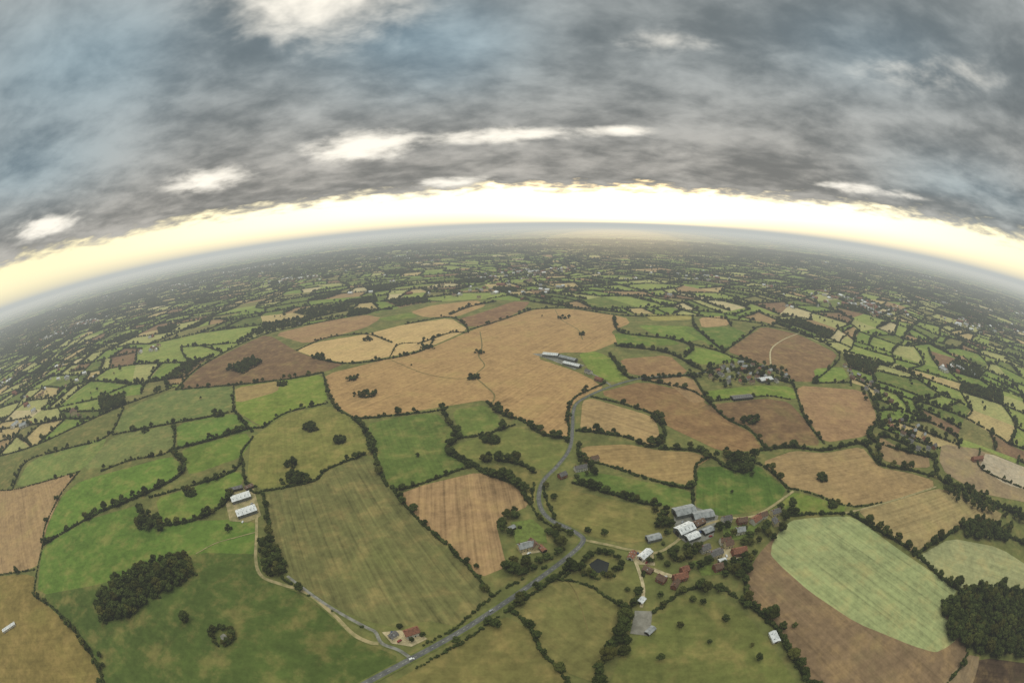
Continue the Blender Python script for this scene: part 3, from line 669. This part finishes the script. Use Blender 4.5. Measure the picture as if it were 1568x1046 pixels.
def housemesh(i,wm,rm):
    l,w,h,rh=6.5,4.2,5,3.3
    vs=[(-l,-w,0),(l,-w,0),(l,w,0),(-l,w,0),(-l,-w,h),(l,-w,h),(l,w,h),(-l,w,h),(-l,0,h+rh),(l,0,h+rh)]; fs=[(0,1,5,4),(2,3,7,6),(1,2,6,9,5),(3,0,4,8,7)]; mi=[0]*4
    s=len(vs); vs+=[(-l-.4,-w-.4,h-.2),(l+.4,-w-.4,h-.2),(l+.4,0,h+rh+.15),(-l-.4,0,h+rh+.15),(l+.4,w+.4,h-.2),(-l-.4,w+.4,h-.2)]; fs+=[(s,s+1,s+2,s+3),(s+3,s+2,s+4,s+5)]; mi+=[1,1]
    box(vs,fs,-l+.6,-l+1.6,-.5,.5,h+rh*.5,h+rh+1.2); mi+=[0]*6
    n=len(fs)
    for x in(-4,0,4):
        for z in(1.4,3.9): box(vs,fs,x-.6,x+.6,-w-.05,-w+.02,z-.6,z+.6)
    mi+=[2]*(len(fs)-n)
    me=bpy.data.meshes.new("house_kind_%d"%i); me.from_pydata(vs,[],fs)
    for m in(wm,rm,M_GLASS): me.materials.append(m)
    me.polygons.foreach_set('material_index',mi); return me
C_H=src("house_kinds",[housemesh(0,M_BRICK,M_TILE),housemesh(1,M_WHITEW,M_SHEETW),housemesh(2,M_CREAM,M_BROWNT),housemesh(3,M_WHITEW,M_SHEETG)])
random.seed(3)
for _ in range(130):
    d=random.uniform(1300,8000); az=math.radians(random.uniform(-80,80)); cx,cy=d*math.sin(az),d*math.cos(az)
    big=random.random()<.2; n=random.randint(25,60) if big else random.randint(2,9); sp=170 if big else 45
    for _ in range(n):
        x=cx+random.gauss(0,sp); y=cy+random.gauss(0,sp*.7)
        if inpoly(x,y,ZONE): continue
        s=random.uniform(.9,1.6) if random.random()<.85 else random.uniform(2,3.4); houses.add(x,y,s,None,4,sz=min(s,1.4))
        if random.random()<.8: trees.add(x+random.uniform(-22,22),y+random.uniform(-22,22),random.uniform(.6,1))
instancer("distant_village_houses",houses.p,houses.s,houses.r,houses.k,C_H)
trees.make("hedgerow_trees",C_TREE,3.6); bushes.make("hedgerow",C_BUSH,1.0); woods.make("woodland",C_TREE,3.6)

for (x,y) in [(285,952),(308,612),(350,815),(98,632),(1010,650),(1258,738),(1275,778),(900,815),(925,820),(1010,915),(1060,920),(1075,925),(1110,950),(1215,960),(1150,990),(700,985),(760,960),(1085,985),(640,700),(460,905),(1290,790),(960,905),(1345,690),(630,560),(830,485),(730,870),(160,1020),(155,1005),(848,765),(955,760),(1120,755),(1075,690),(1160,1010),(1010,1010),(1040,960)]:
    X,Y=G(x,y); o=link(bpy.data.objects.new("oak_tree",random.choice(TREES))); s=random.uniform(.45,.9); o.location=(X,Y,0.1); o.scale=(s,s,s*random.uniform(.9,1.1)); o.rotation_euler=(0,0,random.random()*6)

# ---------------------------------------------------------------- vehicles
paints=[simple("car_paint_white",(225,225,225),(215,215,215),1,.3,spec=.5),simple("car_paint_silver",(150,152,156),(140,142,146),1,.3,spec=.5),simple("car_paint_blue",(50,70,110),(45,62,100),1,.3,spec=.5),simple("car_paint_red",(140,40,36),(120,34,30),1,.3,spec=.5)]
def car(px,py,rot,pm,van=False,name="parked_car",z=.4):
    e=link(bpy.data.objects.new(name,None)); X,Y=G(px,py); e.location=(X,Y,z); e.rotation_euler=(0,0,rot)
    hgt=2.1 if van else 1.45
    prof=[(-2.15,.35),(2.15,.35),(2.2,.75),(1.3,.95),(.7,hgt),(-1.6 if not van else -2.1,hgt),(-2.1,.95)]
    def ext(p,w): 
        n=len(p); v=[(x,-w,z) for x,z in p]+[(x,w,z) for x,z in p]; f=[list(range(n)),list(range(2*n-1,n-1,-1))]+[(i,n+i,n+(i+1)%n,(i+1)%n) for i in range(n)]; return v,f
    v,f=ext(prof,.88); part("body",v,f,pm,e)
    v,f=ext([(-1.7,1.0),(1.05,1.0),(.62,hgt-.12),(-1.5,hgt-.12)],.885); part("side_windows",v,f,M_GLASS,e)
    s=[(1.27,-.75,1.0),(1.27,.75,1.0),(.76,.75,hgt-.08),(.76,-.75,hgt-.08)]; part("windscreen",[(a+.03,b,c+.02) for a,b,c in s],[(0,1,2,3)],M_GLASS,e)
    vs=[];fs=[]
    for wx in(-1.35,1.35):
        for wy in(-.8,.8):
            s=len(vs); n=14
            for sy in(-.11,.11):
                for i in range(n): a=6.283*i/n; vs.append((wx+.33*math.cos(a),wy+sy,.33+.33*math.sin(a)))
            fs+=[list(range(s,s+n)),list(range(s+2*n-1,s+n-1,-1))]+[(s+i,s+n+i,s+n+(i+1)%n,s+(i+1)%n) for i in range(n)]
    part("wheels",vs,fs,M_TYRE,e)
car(631,1010,.62,paints[0],True,"delivery_van",.5); car(752,936,.65,paints[1],False,"car",.5)
for i,(x,y) in enumerate([(372,800),(386,772),(600,970),(612,982),(810,848),(1045,800),(1072,815),(1088,822),(1112,852),(1128,858),(975,848),(990,862),(1018,884),(92,632),(884,728)]): car(x,y,random.random()*3,paints[i%4])

# ---------------------------------------------------------------- haze layer
HZ=(.54,.565,.54)
def hazemat(name,col,dens):
    m=bpy.data.materials.new(name); m.use_nodes=True; t=NT(m.node_tree); t.n.clear()
    out=t.new('ShaderNodeOutputMaterial'); ab=t.new('ShaderNodeVolumeAbsorption'); em=t.new('ShaderNodeEmission'); ad=t.new('ShaderNodeAddShader')  # self-lit volume: emission stands in for sunlight scattered by the air
    ab.inputs[0].default_value=(0,0,0,1); ab.inputs[1].default_value=dens; em.inputs[0].default_value=(*col,1); em.inputs[1].default_value=dens
    t.l.new(ab.outputs[0],ad.inputs[0]); t.l.new(em.outputs[0],ad.inputs[1]); t.l.new(ad.outputs[0],out.inputs['Volume']); return m
bm=bmesh.new(); bmesh.ops.create_cone(bm,cap_ends=True,segments=64,radius1=66000,radius2=66000,depth=440); me=bpy.data.meshes.new("haze"); bm.to_mesh(me); bm.free()
me.materials.append(hazemat("haze_air",HZ,1/11000)); o=link(bpy.data.objects.new("haze",me)); o.location=(0,0,210)
# glowing volume added to brighten the far horizon (a ring 9-64 km out)
vs=[];fs=[];n=96
for r,z in((9500,-3),(64000,-3),(64000,190),(17000,190)):
    for i in range(n): a=2*math.pi*i/n; vs.append((r*math.cos(a),r*math.sin(a),z))
for k in range(4):
    for i in range(n): j=(i+1)%n; q=(k+1)%4; fs.append((k*n+i,k*n+j,q*n+j,q*n+i))
me=bpy.data.meshes.new("haze_bank"); me.from_pydata(vs,[],fs); bm=bmesh.new(); bm.from_mesh(me); bmesh.ops.recalc_face_normals(bm,faces=bm.faces); bm.to_mesh(me); bm.free()
me.materials.append(hazemat("haze_bank_air",(1.0,.93,.72),1/15000)); link(bpy.data.objects.new("haze_bank",me))
def hz(name,px,dist,rx,ry,rz,col,dens):
    az=math.radians(azel(px,345)[0]); bm=bmesh.new(); bmesh.ops.create_uvsphere(bm,u_segments=64,v_segments=32,radius=1)
    me=bpy.data.meshes.new(name); bm.to_mesh(me); bm.free(); me.materials.append(hazemat(name+"_air",col,dens))
    o=link(bpy.data.objects.new(name,me)); o.location=(dist*math.sin(az),dist*math.cos(az),0); o.scale=(rx,ry,rz); o.rotation_euler=(0,0,-az)
hz("sun_glare_glow",945,14000,1700,10500,90,(4.5,3.0,1.0),1/40000)  # glowing ellipsoids paint the golden sun glare over the distant land
hz("sun_glare_glow",945,17000,3200,13500,120,(4.0,2.8,1.0),1/60000)
hz("sun_glare_glow",940,19000,5600,15500,140,(3.4,2.5,1.1),1/90000)

# ---------------------------------------------------------------- sun and sky
SAZ=azel(945,345)[0]; SEL=16
sd=bpy.data.lights.new("sun",'SUN'); sd.energy=1.5; sd.angle=math.radians(12); sd.color=(1,.9,.74); so=link(bpy.data.objects.new("sun",sd))
v=Vector((math.sin(math.radians(SAZ))*math.cos(math.radians(SEL)),math.cos(math.radians(SAZ))*math.cos(math.radians(SEL)),math.sin(math.radians(SEL))))
so.rotation_euler=v.to_track_quat('Z','Y').to_euler(); so.location=v*2000
w=bpy.data.worlds.new("World"); sc.world=w; w.use_nodes=True; t=NT(w.node_tree); bg=t.n['Background']
sky=t.new('ShaderNodeTexSky',sky_type='NISHITA'); sky.sun_disc=False; sky.sun_elevation=math.radians(SEL); sky.sun_rotation=math.radians(SAZ)
d=t.new('ShaderNodeTexCoord').outputs['Generated']; X,Y,Z=t.sep(d)
el=t.m('MULTIPLY',t.m('ARCSINE',Z),57.2958); az=t.m('MULTIPLY',t.m('ARCTAN2',X,Y),57.2958)
zz=t.m('ADD',t.m('MAXIMUM',Z,0.0),.14); P=t.comb(t.m('DIVIDE',X,zz),t.m('DIVIDE',Y,zz),0)
n1=t.noise(P,1.25,6,.56,.2); n2=t.noise(P,.42,3,.5,.2); n3=t.noise(P,4.2,4,.58,.2)
v=t.m('ADD',t.m('ADD',t.m('MULTIPLY',n1,.48),t.m('MULTIPLY',n2,.26)),t.m('MULTIPLY',n3,.26))
v=t.mr(v,.38,.64)
deck=t.mix(v,(.155,.18,.19),(.46,.49,.485))
warm=t.m('MULTIPLY',t.mr(el,5,24,1,0),.6)
deck=t.mix(warm,deck,t.mix(v,(.19,.168,.142),(.56,.49,.41)))
def gauss(px,py,sa_,se_,amp):
    a0,e0=azel(px,py); x=t.m('DIVIDE',t.m('SUBTRACT',az,a0),sa_); y=t.m('DIVIDE',t.m('SUBTRACT',el,e0),se_)
    return t.m('MULTIPLY',t.m('EXPONENT',t.m('MULTIPLY',t.m('ADD',t.m('MULTIPLY',x,x),t.m('MULTIPLY',y,y)),-1)),amp)
def total(L):
    s=None
    for g in L:
        q=gauss(*g); s=q if s is None else t.m('ADD',s,q)
    return s
blue=total([(640,60,15,7,1.2),(120,90,24,8,.7),(1340,70,16,6,.5),(30,270,16,5,.6),(1500,300,16,5,.6)])
blue=t.m('MULTIPLY',blue,t.mr(n2,.35,.6,.45,1.0),clamp=True)
deck=t.mix(t.m('MULTIPLY',blue,.75),deck,t.mix(v,(.11,.21,.28),(.32,.49,.57)))
gap=total([(555,224,7,2.0,1.25),(775,207,9,1.1,1.15),(945,200,4,.8,1.1),(320,275,6,1.6,1.15),(70,345,6,1.3,1.0),(700,279,6,.8,1.0),(480,0,16,6.5,1.1),(1285,285,5,.8,.8),(1400,300,5,.7,.7),(1020,62,12,2.5,.5),(1430,110,14,3,.5)])
gapn=t.m('ADD',t.m('MULTIPLY',n1,.5),t.m('MULTIPLY',n3,.5))
gs=t.m('ADD',gap,t.m('MULTIPLY',t.m('SUBTRACT',gapn,.5),3.0))
gap=t.m('MULTIPLY',t.mr(gs,.15,1.25),t.mr(gap,.05,.5))
deck=t.mix(gap,deck,(1.15,1.08,.94))
over=t.mr(el,42,68,1,6.3); deck=t.mix(t.mr(el,42,60),deck,t.mix(1.0,deck,(1.06,1.0,.88),'MULTIPLY')); deck=t.scale(deck,over)  # extra brightness added to the unseen overhead sky to light the ground
e2=t.m('ADD',el,t.m('ADD',t.m('MULTIPLY',t.m('SUBTRACT',n3,.5),3.4),t.m('MULTIPLY',t.m('SUBTRACT',n1,.5),3.4)))
band=t.mr(e2,3.8,5.6,1,0)
da=t.m('ABSOLUTE',t.m('SUBTRACT',az,SAZ)); near=t.mr(da,0,85,1,0); hot=t.m('EXPONENT',t.m('MULTIPLY',t.m('MULTIPLY',da,da),-.006))
bc=t.mix(near,(1.25,1.1,.66),(2.4,2.1,1.4))
bc=t.mix(t.mr(el,0,2.8,.85,0),bc,t.mix(near,(1.05,.90,.52),(1.8,1.35,.72)))
bc=t.mix(t.m('MULTIPLY',hot,.85),bc,(5.5,4.0,1.8))
final=t.mix(band,deck,bc)
final=t.mix(t.mr(Z,-.02,-.001,1,0),final,HZ)
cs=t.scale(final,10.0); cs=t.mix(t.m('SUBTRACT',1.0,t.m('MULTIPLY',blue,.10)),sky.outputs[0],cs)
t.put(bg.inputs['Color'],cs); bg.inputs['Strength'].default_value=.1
